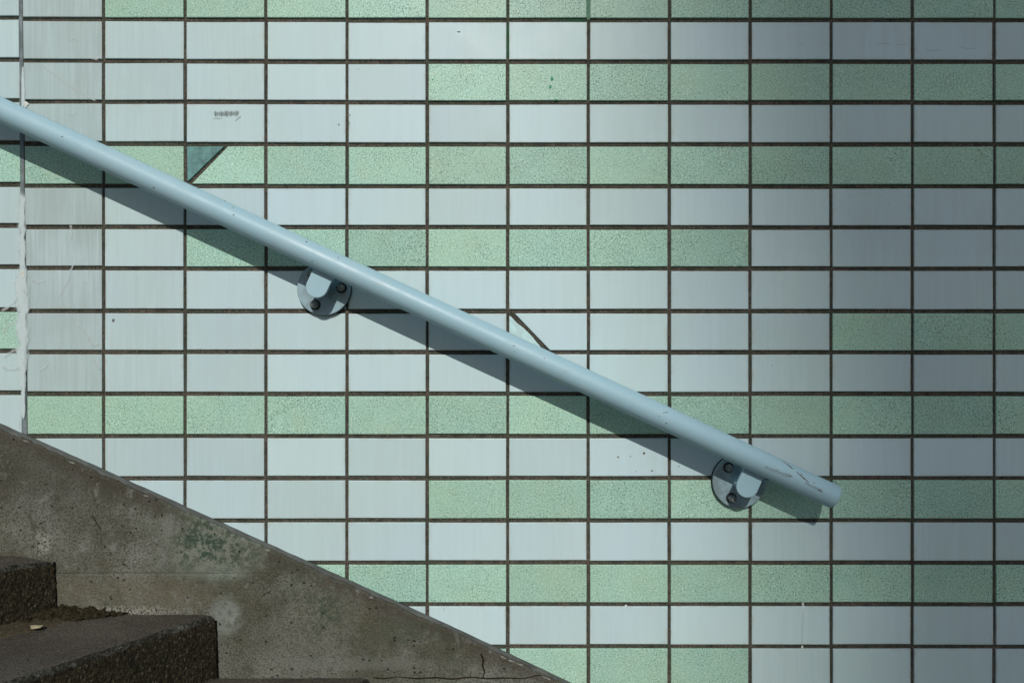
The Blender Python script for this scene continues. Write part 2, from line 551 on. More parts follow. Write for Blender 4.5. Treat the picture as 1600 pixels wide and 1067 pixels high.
def inset(poly, d):
    n = len(poly)
    out = []
    for i in range(n):
        p0, p1, p2 = Vector(poly[i - 1]), Vector(poly[i]), Vector(poly[(i + 1) % n])
        e1, e2 = (p1 - p0).normalized(), (p2 - p1).normalized()
        n1, n2 = Vector((-e1.y, e1.x)), Vector((-e2.y, e2.x))
        b = (n1 + n2)
        b /= max(1e-6, b.dot(n1))
        out.append(p1 + b * d)
    return out


def tile_geo(poly, y_off=0.0):
    """poly: counter-clockwise (x, z) outline seen from the front; a bevelled tile"""
    area = sum(poly[i - 1][0] * poly[i][1] - poly[i][0] * poly[i - 1][1] for i in range(len(poly)))
    if area < 0:
        poly = poly[::-1]
    n = len(poly)
    rings = [(inset(poly, 0.0014), 0.0), (inset(poly, 0.0005), 0.0003), (inset(poly, 0.0001), 0.0010), (poly, 0.007)]
    vs_, fs_ = [], []
    for pl, y in rings:
        vs_ += [(p[0], y + y_off, p[1]) for p in pl]
    fs_.append(tuple(range(n)))
    for k in range(3):
        for i in range(n):
            j = (i + 1) % n
            fs_.append((k * n + i, (k + 1) * n + i, (k + 1) * n + j, k * n + j))
    return vs_, fs_


def is_green(c, r):
    if r == 0: return c >= 1
    if r == 2: return c >= 5
    if r == 4: return True
    if r == 6: return 2 <= c <= 8
    if r == 8: return c == -1 or c >= 10
    if r == 10: return c >= 0
    if r == 12: return c >= 5
    if r == 14: return True
    if r == 16: return c <= 8
    if 0 <= r <= 16: return False
    if r % 2: return False
    return (hash((c // 4 * 7 + r * 13)) % 5) < 3


SK = [(-900, 250), (0, 661), (150, 727.6), (400, 840), (700, 975), (895, 1067), (1732, 1452)]   # line where sealant meets the tiles


def sk_y(x):
    for (x0, y0), (x1, y1) in zip(SK, SK[1:]):
        if x0 <= x <= x1:
            return y0 + (y1 - y0) * (x - x0) / (x1 - x0)
    return 1e9 if x > SK[-1][0] else SK[0][1]


def sealant_x(y):          # centre line of the wide movement joint
    return 32.3 + 6.4 * max(-0.4, min(1.6, y / 690.0))


def sealant_w(y):
    return 6.4 + 2.2 * max(0.0, min(1.4, y / 690.0))


def tile_poly(c, r):
    xl, xr = joint_x(c), joint_x(c + 1)
    xm = (xl + xr) / 2
    o = -1.6 if c <= -1 else 0.0
    yt, yb = joint_y(r, xm) + GH / 2 + o, joint_y(r + 1, xm) - GH / 2 + o
    L0 = L1 = xl + GV / 2
    R0 = R1 = xr - GV / 2
    if c == 0:
        L0, L1 = sealant_x(yt) + sealant_w(yt) / 2, sealant_x(yb) + sealant_w(yb) / 2
    if c == -1:
        R0, R1 = sealant_x(yt) - sealant_w(yt) / 2, sealant_x(yb) - sealant_w(yb) / 2
    g = random.Random(c * 131 + r * 7919)
    j = lambda: g.uniform(-0.45, 0.45)
    yt, yb = yt + j(), yb + j()
    if c not in (0, -1):
        L0 += j()
        R0 += j()
        L1, R1 = L0, R0
    return [(L0, yt), (R0, yt), (R1, yb), (L1, yb)]


W_REG, H_REG = (126.3 - GV) * S, (65.2 - GH) * S
hw, hh = W_REG / 2, H_REG / 2
rv, rf = tile_geo([(-hw, -hh), (hw, -hh), (hw, hh), (-hw, hh)])
REG = {}
for key in ('white', 'green'):
    REG[key] = mesh(key + '_tile', rv, rf)
    REG[key].materials.append(M[key])

TILES = {}
rest = {'white': ([], []), 'green': ([], [])}


def jitter(o):
    o.rotation_euler = (random.gauss(0, 0.0040), random.gauss(0, 0.0016), random.gauss(0, 0.0040))
    o.location.y += random.uniform(-0.0004, 0.0003)


def add_tile(c, r, poly, key, mat, film=0.0, tone=None, name='tile'):
    cx = sum(p[0] for p in poly) / len(poly)
    cy = sum(p[1] for p in poly) / len(poly)
    w = P(cx, cy)
    vs_, fs_ = tile_geo([((p[0] - cx) * S, -(p[1] - cy) * S) for p in poly])
    o = link(name, mesh(name, vs_, fs_), mat, WALL, w)
    jitter(o)
    o['film'] = film
    o['hue'] = random.uniform(0.0, 0.13)
    o['tone'] = tone if tone is not None else random.uniform(0.95, 1.03)
    return o


for r in range(-12, 24):
    for c in range(-7, 19):
        poly = tile_poly(c, r)
        xm = (poly[0][0] + poly[1][0]) / 2
        top = poly[0][1]
        zc = CZ + (CY0 - (poly[0][1] + poly[2][1]) / 2) * S
        if zc < 0.02:
            continue
        if top > sk_y(poly[1][0]) + 8:
            continue
        key = 'green' if is_green(c, r) else 'white'
        near = -1 <= r <= 17 and -1 <= c <= 13
        if not near:
            cx = (poly[0][0] + poly[1][0]) / 2
            cy = (poly[0][1] + poly[2][1]) / 2
            w = P(cx, cy)
            vs_, fs_ = tile_geo([((p[0] - cx) * S, -(p[1] - cy) * S) for p in poly])
            bv, bf = rest[key]
            b0 = len(bv)
            dy = random.uniform(-0.0004, 0.0003)
            bv += [(a + w.x, b + w.y + dy, d + w.z) for a, b, d in vs_]
            bf += [tuple(i + b0 for i in fc) for fc in fs_]
            continue
        if (c, r) == (2, 4):
            x0, x1, y0, y1 = poly[0][0], poly[1][0], poly[0][1], poly[2][1]
            o = add_tile(c, r, [(x0, y0), (x0 + 58.5, y0), (x0 + 0.6, y1 - 2.5)], key, M['teal'], 0, 1, 'triangle_tile')
            o['label'] = 'dark teal triangular glass tile let into a green tile'
            o = add_tile(c, r, [(x0 + 64.5, y0), (x1, y0), (x1, y1), (x0 + 7.5, y1)], key, M['green'], 0, 1.1, 'cut_tile')
            TILES[(c, r)] = o
            continue
        if (c, r) == (6, 8):
            x0, x1, y0, y1 = poly[0][0], poly[1][0], poly[0][1], poly[2][1]
            o = add_tile(c, r, [(x0, y0 + 3.5), (x0 + 4, y0 + 6), (x0 + 12, y0 + 15), (x0 + 21, y0 + 21.5), (x0 + 33, y0 + 33), (x0 + 54, y1), (x0, y1)], key, M['mint'], 0, 1, 'triangle_tile')
            o['label'] = 'pale mint triangular tile half hidden by the handrail'
            o = add_tile(c, r, [(x0 + 8.5, y0), (x1, y0), (x1, y1), (x0 + 64, y1)], key, M['white'], 0, 1.0, 'cut_tile')
            TILES[(c, r)] = o
            continue
        film = random.uniform(0.0, 0.10)
        if c == 0 and r <= 9:
            film = random.uniform(0.62, 0.85)
        elif c == -1:
            film = 0.22
        elif r == 11 and c <= 2:
            film = 0.28
        elif r >= 12 and c <= 3:
            film = 0.15
        elif c == 1:
            film = random.uniform(0.22, 0.42)
        elif c == 2:
            film = random.uniform(0.10, 0.24)
        elif c >= 9:
            film = random.uniform(0.06, 0.22)
        tone = random.uniform(0.925, 1.035)
        if key == 'green':
            tone = random.uniform(0.90, 1.07)
        if c in (0, -1):
            o = add_tile(c, r, poly, key, M[key], film, tone)
        else:
            cx = (poly[0][0] + poly[1][0]) / 2
            cy = (poly[0][1] + poly[2][1]) / 2
            o = link('tile', REG[key], None, WALL, P(cx, cy))
            jitter(o)
            o.scale = ((poly[1][0] - poly[0][0]) * S / W_REG, 1, (poly[2][1] - poly[0][1]) * S / H_REG)
            o['film'] = film
            o['tone'] = tone
            o['hue'] = random.uniform(0.0, 0.13)
        TILES[(c, r)] = o
for key in ('white', 'green'):
    o = link('outer_tiles', mesh('outer_tiles_' + key, *rest[key]), M[key], WALL)
    o['tone'] = 1.0
    o['film'] = 0.1
    o['hue'] = 0.15
    o['kind'] = 'stuff'


# ---- flat marks lying on the tiles -------------------------------------------------
def ribbon(name, pts, w, mat, parent, dep=0.0006, n_sub=1, wob=0.0):
    """thin mark following a pixel path; uv x across, uv y along"""
    pp = [Vector(p) for p in pts]
    verts, uvs, faces = [], [], []
    for i, p in enumerate(pp):
        a = pp[max(0, i - 1)]
        b = pp[min(len(pp) - 1, i + 1)]
        d = (b - a).normalized()
        nrm = Vector((-d.y, d.x))
        ww = w[i] if isinstance(w, (list, tuple)) else w
        p = p + nrm * random.uniform(-wob, wob)
        for s in (-0.5, 0.5):
            q = p + nrm * ww * s
            verts.append(P(q.x, q.y, dep))
            uvs.append((s + 0.5, i / (len(pp) - 1)))
    for i in range(len(pp) - 1):
        faces.append((2 * i, 2 * i + 1, 2 * i + 3, 2 * i + 2))
    me = mesh(name, verts, faces)
    ul = me.uv_layers.new(name='UVMap')
    for lp in me.loops:
        ul.data[lp.index].uv = uvs[lp.vertex_index]
    return link(name, me, mat, parent)


def spot(name, px, py, rx, ry, mat, parent, dep=0.0006, n=9):
    vv = []
    c0 = P(px, py, dep + 0.0005)
    for i in range(n):
        a = 2 * math.pi * i / n
        k = random.uniform(0.65, 1.15)
        vv.append(P(px + rx * k * math.cos(a), py + ry * k * math.sin(a), dep))
    vv.append(c0)
    ff = [(i, n, (i + 1) % n) for i in range(n)]
    return link(name, mesh(name, vv, ff), mat, parent)


def on_tile(px, py):
    for (c, r), o in TILES.items():
        if joint_x(c) <= px < joint_x(c + 1) and joint_y(r, px) <= py < joint_y(r + 1, px):
            return o
    return WALL


# wide movement joint filled with sealant
ys = [-60 + i * 20 for i in range(39)]
verts, faces = [], []
for i, y in enumerate(ys):
    wv_ = sealant_w(y) / 2
    for s, dep in ((-1.02, -0.0028), (-0.6, -0.0016), (0, -0.0009), (0.6, -0.0014), (1.02, -0.0028)):
        verts.append(P(sealant_x(y) + s * wv_ + random.uniform(-0.25, 0.25), y, dep + random.uniform(-0.0003, 0.0003)))
for i in range(len(ys) - 1):
    for k in range(4):
        a = i * 5 + k
        faces.append((a, a + 5, a + 6, a + 1))
link('sealant_joint', mesh('sealant_joint', verts, faces, True), mat_flat('pale_grey_sealant', (0.17, 0.205, 0.22), 0.6, 0, 0.3, 35, 0.35), WALL)

ribbon('plaster_smear', [(sealant_x(y) - 1, y) for y in range(296, 470, 12)], [14 + 9 * random.random() for _ in range(15)], M['plaster'], WALL, 0.0013)
ribbon('plaster_smear', [(sealant_x(y) - 2.5, y) for y in range(408, 600, 12)], [26 + 12 * random.random() for _ in range(16)], M['plaster'], WALL, 0.0017)
ribbon('plaster_smear', [(sealant_x(y) - 2, y) for y in range(540, 668, 12)], [9 + 8 * random.random() for _ in range(11)], M['plaster'], WALL, 0.0021)
ribbon('plaster_smear', [(sealant_x(y) + 2.5, y) for y in range(100, 178, 8)], [5 + i * 0.9 for i in range(10)], M['plaster'], WALL, 0.0013)
spot('plaster_dab', 40.5, 163, 4.5, 5.5, M['whitedrop'], WALL, 0.0016)
spot('plaster_dab', 35, 428, 3.5, 6, M['whitedrop'], WALL, 0.0022)
for pts in ([(0, 487), (12, 480), (24, 470), (32, 462)], [(0, 570), (10, 577), (22, 578), (32, 572)], [(4, 560), (20, 548), (32, 545)],
            [(2, 520), (16, 508), (30, 498)]):
    ribbon('white_scuff', pts, 9, M['scuff'], WALL, 0.0010)
for pts in ([(58, 98), (78, 112), (104, 132), (134, 150), (156, 160)], [(108, 64), (116, 60), (122, 68)], [(110, 378), (112, 362), (110, 350)],
            [(88, 470), (98, 452), (108, 436), (112, 420), (116, 410)], [(136, 528), (146, 540), (156, 536)], [(142, 556), (152, 572), (158, 580)],
            [(46, 436), (60, 442), (72, 438)], [(60, 580), (70, 574), (76, 566)], [(142, 90), (150, 93), (156, 88)],
            [(106, 176), (112, 180), (120, 176)], [(120, 505), (134, 520), (140, 534)]):
    ribbon('white_scuff', pts, 8.0, M['scuff'], on_tile(*pts[1]), 0.0007)

# rest of a small torn sticker
o = ribbon('sticker_residue', [(331, 178.7), (342, 178.6), (354, 178.2), (366, 177.6), (376.5, 177.2)], 15.5, M['residue'], on_tile(350, 178), 0.0007)
ribbon('sticker_residue', [(332.5, 186.0), (340, 185.6), (347, 185.4)], 1.4, M['inkline'], on_tile(350, 178), 0.0009)
ribbon('sticker_residue', [(377, 181), (374, 184.5), (369.5, 187.5), (366, 190.5)], [1.0, 2.0, 1.6, 0.9], M['inkline'], on_tile(350, 178), 0.0009)
for x, dx in ((345.5, 1.0), (351.5, 2.4), (353.8, 1.6), (362, -1.2), (371, -1.5), (336.5, 0.5)):
    ribbon('sticker_residue', [(x, 173.0), (x + dx * 0.5, 178), (x + dx, 183.5)], 1.6, M['inkline'], on_tile(350, 178), 0.0009)

# spilt green paint in the joints and flecks on tiles
def joint_fill(name, p0, p1, w, mat):
    ribbon(name, [(p0[0] + (p1[0] - p0[0]) * i / 6, p0[1] + (p1[1] - p0[1]) * i / 6) for i in range(7)], w, mat, WALL, -0.0030, wob=0.3)


joint_fill('green_paint_run', (919.4, -4), (919.6, 31), 5.4, M['greenpaint'])
ribbon('green_paint_run', [(x, 32) for x in (852, 866, 880, 894, 906, 917)], [1.2, 2.4, 3.5, 4.5, 5.6, 6.2], mat_smear('thin_green_paint', (0.02, 0.12, 0.06), 0.3, 0.9, (60, 1, 60), 0.75), WALL, -0.0030)
ribbon('green_paint_run', [(793.3, y) for y in (36, 50, 64, 78, 93)], 5.0, mat_smear('thin_green_paint_drip', (0.03, 0.16, 0.07), 0.3, 0.95, (60, 1, 40), 0.6), WALL, -0.0030)
for x, y, a, b in ((862.5, 122.5, 2.4, 4.0), (860, 136, 2.0, 3.4), (869, 157, 3.0, 1.4), (676, 125, 2.0, 1.2), (717, 50, 3.2, 1.0), (529, 195, 1.2, 1.6), (545, 193, 1.0, 1.5), (546, 181, 1.0, 1.4)):
    spot('green_paint_fleck', x, y, a, b, M['greendot'], on_tile(x, y))
for x, y, a in ((966, 714, 1.7), (1006, 708, 2.2), (985, 713, 1.0), (994, 736, 0.9), (1018.5, 735, 1.5), (1061, 728.5, 1.0)):
    spot('rust_fleck', x, y, a, a, M['rust'], on_tile(x, y))
spot('grey_smudge', 177, 500, 2.6, 3.0, M['bolt'], on_tile(177, 500))
for x, y, a, b, dp in ((978, 946, 2.0, 2.0, -0.0028), (1254.5, 943, 2.5, 3.6, -0.0026), (1253.5, 1010, 2.0, 2.4, -0.0026), (1255, 950, 3.2, 1.2, 0.0006), (1198, 685, 1.2, 1.0, -0.0028)):
    spot('white_droplet', x, y, a, b, M['whitedrop'], WALL, dp)
ribbon('drip_mark', [(1254.5, 952), (1254, 970), (1253.5, 990), (1253.5, 1006)], 4.0, mat_smear('pale_drip', (0.50, 0.55, 0.46), 0.25, 0.7, (60, 1, 20), 0.14), on_tile(1254, 975), 0.0007)
for pts in ([(1366, 68), (1380, 69), (1392, 68)], [(1398, 69.5), (1410, 70.5), (1422, 70)], [(1444, 79), (1458, 80), (1472, 78.5)], [(1498, 74), (1512, 76.5), (1526, 76)],
            [(1245, 66), (1251, 68), (1256, 70)], [(1324, 332), (1328, 331), (1330, 330)], [(1034, 1002), (1037, 1001), (1040, 1002)], [(1060, 482), (1085, 485), (1110, 485)]):
    ribbon('scratch', pts, 1.1, mat_smear('faint_scratch', (0.12, 0.13, 0.13), 0.35, 0.95, (200, 1, 200), 0.4) if pts[0][0] == 1366 else bpy.data.materials['faint_scratch'], on_tile(*pts[1]), 0.0007)
for pts in ([(580, 890), (584, 897), (586, 903)], [(604, 892), (610, 897), (605, 903)], [(566, 898), (572, 894), (576, 892)], [(588, 908), (592, 911), (594, 913)], [(670, 930), (674, 937), (682, 939)], [(692, 950), (694, 953), (695, 955)]):
    ribbon('scratch', pts, 1.5, bpy.data.materials['faint_scratch'], on_tile(*pts[1]), 0.0007)
# paler disc left by a removed round sticker
ring = [(1320 + 4 + 9 * 0, 0)]
pts = [(1352 + 38 * math.cos(a), 322 + 20 * math.sin(a)) for a in [R(90 + k * 15) for k in range(0, 21)]]
ribbon('sticker_ring', pts, 2.2, M['ring'], on_tile(1352, 322), 0.0007)

# ================================================================== concrete staircase: skirt, sealant bead, steps
PR = 0.012                                              # skirt stands this far proud of the tiles
STAIR = empty('concrete_staircase', P(820, 1452, 0.5))
tag(STAIR, 'weathered concrete staircase with sloping skirt against the tiled wall', 'staircase')


def skirt_edge(x):                                      # photo pixel line of the concrete's top edge
    return sk_y(x) + 9.0 + 1.6 * noise.noise(Vector((x * 0.045, 3.1, 0))) + 1.9 * noise.noise(Vector((x * 0.16, 7.7, 0))) + 1.2 * noise.noise(Vector((x * 0.31, 5.7, 0))) \
        + max(0.0, noise.noise(Vector((x * 0.028, 1.2, 4)))) * 5.0


xs = [-640 + i * 3.0 for i in range(int((1712 + 640) / 3))]
verts, faces = [], []
for x in xs:
    y = skirt_edge(x)
    a = P(x, y - 2.2, PR - 0.0045)
    b = P(x, y, PR - 0.0012 + 0.0008 * noise.noise(Vector((x * 0.3, 0, 2))))
    c = P(x, y + 3.0, PR)
    verts += [P(x, y - 2.6, -0.002), a, b, c, Vector((c.x, -PR, min(c.z - 0.001, max(0.0, c.z - 0.9)) - 0.05))]
for i in range(len(xs) - 1):
    for k in range(4):
        a = i * 5 + k
        faces.append((a, a + 1, a + 6, a + 5))
sk = link('skirt', mesh('skirt', verts, faces), M['concrete'], STAIR)
sk['label'] = 'sloping weathered concrete skirt with green moss stains'

verts, faces = [], []
for x in xs:
    y0 = sk_y(x) + 0.7 * noise.noise(Vector((x * 0.05, 9, 1)))
    y1 = skirt_edge(x) + 0.6
    k = 1.0 + 0.25 * noise.noise(Vector((x * 0.07, 2, 2)))
    verts += [P(x, y0 - 0.4, -0.0005), P(x, y0 + 0.6, 0.0022), P(x, y0 + 2.6, 0.0040 * k), P(x, y0 + 4.0, 0.0032 * k),
              P(x, y0 * 0.35 + y1 * 0.65, 0.0052 * k), P(x, y1, PR - 0.0024)]
for i in range(len(xs) - 1):
    for k in range(5):
        a = i * 6 + k
        faces.append((a, a + 1, a + 7, a + 6))
link('sealant_bead', mesh('sealant_bead', verts, faces, True), M['sealant'], STAIR)
for x, w_ in ((40, 5), (112, 5), (228, 4), (788, 4), (800, 6), (812, 6), (852, 5), (856, 5), (580, 3), (418, 3), (785, 3)):
    y = skirt_edge(x) + 2.0
    ribbon('lime_crust', [(x - w_, y - w_ * .44), (x, y), (x + w_, y + w_ * .45)], [3, 5.0, 3.0], M['crust'], STAIR, PR + 0.0005, wob=0.5)

# cracks near the foot of the skirt
for pts, w_ in (([(584, 1058), (600, 1060), (622, 1057), (650, 1059), (680, 1058), (706, 1060), (735, 1057), (762, 1060), (790, 1058), (818, 1060), (838, 1055), (846, 1054)], 2.2),
                ([(752, 1021), (756, 1030), (753, 1040), (757, 1048), (754, 1058)], 3.0), ([(143, 806), (148, 812), (154, 821), (158, 827)], 2.2),
                ([(412, 930), (416, 926), (422, 924)], 1.6)):
    ribbon('crack', [(x + random.uniform(-1, 1), y + random.uniform(-0.6, 0.6)) for x, y in pts], [w_ * random.uniform(0.4, 1.2) for _ in pts], M['soil'], STAIR, PR + 0.0005)

NX = 844.0 / F                                          # the steps run askew to the wall: sideways drift per metre away from it
GAP = 0.003
NOSE = [(-424, 684), (-168, 778), (84, 868.5), (336, 960), (581, 1059), (826, 1157), (1071, 1255), (1316, 1353)]


def nose_pt(k):
    w = P(NOSE[k][0], NOSE[k][1], PR + GAP)
    return w.x, w.z


def build_step(k):
    x, z = nose_pt(k)
    xb = nose_pt(k - 1)[0] - 0.03 if k > 0 else x - 0.6
    zb = nose_pt(k + 1)[1] - 0.02 if k + 1 < len(NOSE) else -0.02
    fine = 2 <= k <= 4
    rr = 0.010
    st = 0.005 if fine else 0.05
    prof = []                                           # (x, z, nx, nz, slot)
    n = max(2, int((x - rr - xb) / st))
    for i in range(n + 1):
        prof.append((xb + (x - rr - xb) * i / n, z, 0, 1, 0))
    for i in range(1, 6):
        a = R(90 - i * 18 + 0.0)
        prof.append((x - rr + rr * math.cos(a), z - rr + rr * math.sin(a), math.cos(a), math.sin(a), 2))
    n = max(2, int((z - rr - zb) / (0.004 if fine else 0.05)))
    for i in range(1, n + 1):
        prof.append((x + 0.004 * i / n, z - rr + (zb - z + rr) * i / n, 1, 0, 1))
    ss = []
    s = 0.0
    while s < 2.2:
        ss.append(s)
        s += 0.0045 if (fine and s < 0.42) else 0.12
    verts, faces, mi = [], [], []
    m = len(prof)
    for s in ss:
        for (x_, z_, nx_, nz_, sl) in prof:
            p = Vector((x_ - NX * s, -PR - GAP - s, z_))
            if fine and s < 0.45:
                q = p * 1.0
                d = 0.0011 * noise.noise(q * 95) + 0.0009 * noise.noise(q * 210) + 0.0025 * noise.noise(q * 14)
                if sl == 1:
                    d += 0.0014 * noise.noise(Vector((q.x * 190, q.y * 190, q.z * 110)))
                if sl == 0:
                    d *= 0.55
                    # treads dished by wear away from the wall
                e = max(0.0, 1 - math.hypot(x_ - x, z_ - z) / 0.022)
                d -= e * (0.0022 + 0.004 * max(0.0, noise.noise(q * 45)) + 0.003 * max(0.0, noise.noise(q * 130)))
                if k == 2:                              # knocked-off corner
                    ec = max(0.0, 1 - math.hypot((x_ - x) / 0.06, (z_ - z) / 0.02)) * max(0.0, 1 - s / 0.05)
                    p.z -= 0.010 * ec
                p += Vector((nx_, 0, nz_)) * d
            verts.append(p)
    for i in range(len(ss) - 1):
        for j in range(m - 1):
            a = i * m + j
            faces.append((a, a + m, a + m + 1, a + 1))
            sl = prof[j + 1][4]
            mi.append(sl)
    b0 = len(verts)                                     # end face towards the skirt
    verts.append(Vector((xb, -PR - GAP, zb)))
    faces.append(tuple(list(range(m)) + [b0]))
    mi.append(1)
    me = mesh('step', verts, faces, False, mi)
    for mt in (M['tread'], M['riser'], M['edge']):
        me.materials.append(mt)
    o = link('step', me, None, STAIR)
    # black strip painting the shaded gap where the riser meets the skirt
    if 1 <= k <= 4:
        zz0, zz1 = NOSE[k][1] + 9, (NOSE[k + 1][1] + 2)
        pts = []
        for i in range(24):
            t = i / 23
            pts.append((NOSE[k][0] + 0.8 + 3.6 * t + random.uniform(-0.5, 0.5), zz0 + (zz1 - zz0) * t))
        ribbon('gap_shade_strip', pts, [random.uniform(2.6, 4.6) for _ in pts], M['gap'], o, PR + 0.0012)
    return o


steps = [build_step(k) for k in range(len(NOSE))]


# silt and moss gathered in the corner of the tread
def mound(name, outline_fn, nx, ny, hfun, mat):
    verts, faces = [], []
    for i in range(nx + 1):
        for j in range(ny + 1):
            p, edge = outline_fn(i / nx, j / ny)
            p.z += hfun(p, edge)
            verts.append(p)
    for i in range(nx):
        for j in range(ny):
            a = i * (ny + 1) + j
            faces.append((a, a + ny + 1, a + ny + 2, a + 1))
    return link(name, mesh(name, verts, faces, True), mat)


tx, tz = nose_pt(2)
_, tz3 = nose_pt(3)


def silt_outline(u, w):
    s = 0.002 + u * 0.42
    x0 = tx + 0.002 - NX * s
    wid = 0.075 * max(0.25, 1 - u * 0.9) + 0.012 * noise.noise(Vector((u * 9, 2.2, 0)))
    p = Vector((x0 + wid * w, -PR - GAP - s, tz3 + 0.0005))
    return p, w


o = mound('silt', silt_outline, 90, 22,
          lambda p, e: (0.0065 * (1 - e) ** 0.6 + 0.0016 * noise.noise(p * 120) + 0.0012 * noise.noise(p * 260)) if e < 0.99 else -0.003, M['silt'])
tag(o, 'brown silt drifted along the foot of the upper riser', 'dirt', kind='stuff')


def moss_outline(u, w):
    x = tx + 0.004 + u * 0.135
    s = 0.001 + w * 0.055 * (1 - u) ** 0.8 + 0.002 * w
    return Vector((x - NX * s * 0.9, -PR - 0.0005 - s, tz3 + 0.001)), max(w, abs(u - 0.15) / 0.85)


o = mound('dirt_clump', moss_outline, 80, 32,
          lambda p, e: max(-0.002, 0.016 * (1 - e) ** 0.8 + 0.006 * noise.noise(p * 70) + 0.004 * noise.noise(p * 170) + 0.003 * noise.noise(p * 340)), M['soil'])
tag(o, 'dark crumbly soil and moss heaped in the corner of the step', 'dirt', kind='stuff')

# scattered grit on the tread and pebbles
verts, faces = [], []
for i in range(170):
    s = random.uniform(0.004, 0.3)
    u = random.random() ** 1.8
    c = Vector((tx + 0.03 + u * 0.25 - NX * s, -PR - GAP - s, tz3 + 0.0008))
    rad = random.uniform(0.0006, 0.0020)
    b0 = len(verts)
    for d in ((1, 0, 0), (0, 1, 0), (-1, 0, 0), (0, -1, 0), (0, 0, 1), (0, 0, -0.6)):
        verts.append(c + Vector(d) * rad * random.uniform(0.7, 1.2))
    for a, b in ((0, 1), (1, 2), (2, 3), (3, 0)):
        faces += [(b0 + a, b0 + b, b0 + 4), (b0 + b, b0 + a, b0 + 5)]
o = link('grit', mesh('grit', verts, faces), M['silt'])
tag(o, 'loose grit scattered on the step tread', 'grit', kind='stuff')

# pale dry leaf on the silt
def tread_pt(px, py):                                   # photo pixel -> point on the tread plane
    zt = tz3 + 0.009
    t = (CZ - zt) / ((py - CY0) / F)
    return Vector(((px - CX0) / F * t, -D + t, zt))


lo = [(47.5, 976.5), (52, 976), (58, 976.2), (63, 976.6), (67.5, 976), (64, 979.2), (58, 980.6), (52, 981.3), (48, 981)]
lv = [tread_pt(*p) for p in lo]
mid = sum(lv, Vector()) / len(lv) + Vector((0, 0, 0.002))
n = len(lv)
lv2 = lv + [mid] + [p - Vector((0, 0, 0.0008)) for p in lv]
lf = [(i, n, (i + 1) % n) for i in range(n)] + [(i, (i + 1) % n, n + 1 + (i + 1) % n, n + 1 + i) for i in range(n)] + [tuple(range(2 * n, n, -1))]
o = link('dry_leaf', mesh('dry_leaf', lv2, lf), M['leaf'])
tag(o, 'small pale dry leaf fragment lying on the dirty step', 'leaf')

# ================================================================== handrail
H_AX = 52 * S                                           # axis distance from the wall
RAD = 18.0 * S
A0 = P(-640, 171.5 - 640 * 0.4637, H_AX)
A1 = P(1303.5, 171.5 + 1303.5 * 0.4637, H_AX)
U = (A1 - A0).normalized()
NV = Vector((0, -1, 0))
WV = U.cross(NV).normalized()                           # in the wall plane, across the rail
if WV.z < 0:
    WV = -WV
RAIL = empty('handrail', P(1152, 1452, H_AX))
tag(RAIL, 'pale blue painted tubular handrail sloping down across the tiled wall', 'handrail')
NS = 40
rings = []
L = (A1 - A0).length
for t, rr in ((0, RAD), (L * 0.25, RAD), (L * 0.5, RAD), (L * 0.75, RAD), (L - 0.0030, RAD), (L - 0.0012, RAD - 0.0004), (L - 0.0002, RAD - 0.0014), (L, RAD - 0.0028)):
    rings.append([A0 + U * t + (NV * math.cos(2 * math.pi * i / NS) + WV * math.sin(2 * math.pi * i / NS)) * rr for i in range(NS)])
verts = [p for rg in rings for p in rg]
faces = []
for k in range(len(rings) - 1):
    for i in range(NS):
        j = (i + 1) % NS
        faces.append((k * NS + i, k * NS + j, (k + 1) * NS + j, (k + 1) * NS + i))
me = mesh('tube', verts, faces, True)
bm = bmesh.new()
bm.from_mesh(me)
bm.verts.ensure_lookup_table()
bm.faces.new([bm.verts[(len(rings) - 1) * NS + i] for i in range(NS)])
bm.faces.new([bm.verts[i] for i in range(NS)])
bmesh.ops.recalc_face_normals(bm, faces=bm.faces)
bm.to_mesh(me)
bm.free()
TUBE = link('tube', me, M['paint'], RAIL)


def on_rail(px, py, lift=0.00025):
    """front of the tube as seen through a photo pixel"""
    o = Vector((0, -D, CZ))
    d = (P(px, py, 0) - o).normalized()
    oo = o - A0
    d2 = d - U * d.dot(U)
    o2 = oo - U * oo.dot(U)
    a, b, c = d2.dot(d2), 2 * d2.dot(o2), o2.dot(o2) - (RAD + lift) ** 2
    disc = b * b - 4 * a * c
    if disc < 0:
        disc = 0
    t = (-b - math.sqrt(disc)) / (2 * a)
    return o + d * t


def rail_mark(name, pts, w, mat):
    pp = [Vector(p) for p in pts]
    verts, faces, uvs = [], [], []
    for i, p in enumerate(pp):
        d = (pp[min(len(pp) - 1, i + 1)] - pp[max(0, i - 1)]).normalized()
        nr = Vector((-d.y, d.x))
        ww = w[i] if isinstance(w, (list, tuple)) else w
        for s in (-0.5, 0, 0.5):
            q = p + nr * ww * s
            verts.append(on_rail(q.x, q.y))
            uvs.append((s + 0.5, i / (len(pp) - 1)))
    for i in range(len(pp) - 1):
        for k in range(2):
            a = i * 3 + k
            faces.append((a, a + 1, a + 4, a + 3))
    me = mesh(name, verts, faces)
    ul = me.uv_layers.new(name='UVMap')
    for lp in me.loops:
        ul.data[lp.index].uv = uvs[lp.vertex_index]
    return link(name, me, mat, TUBE)


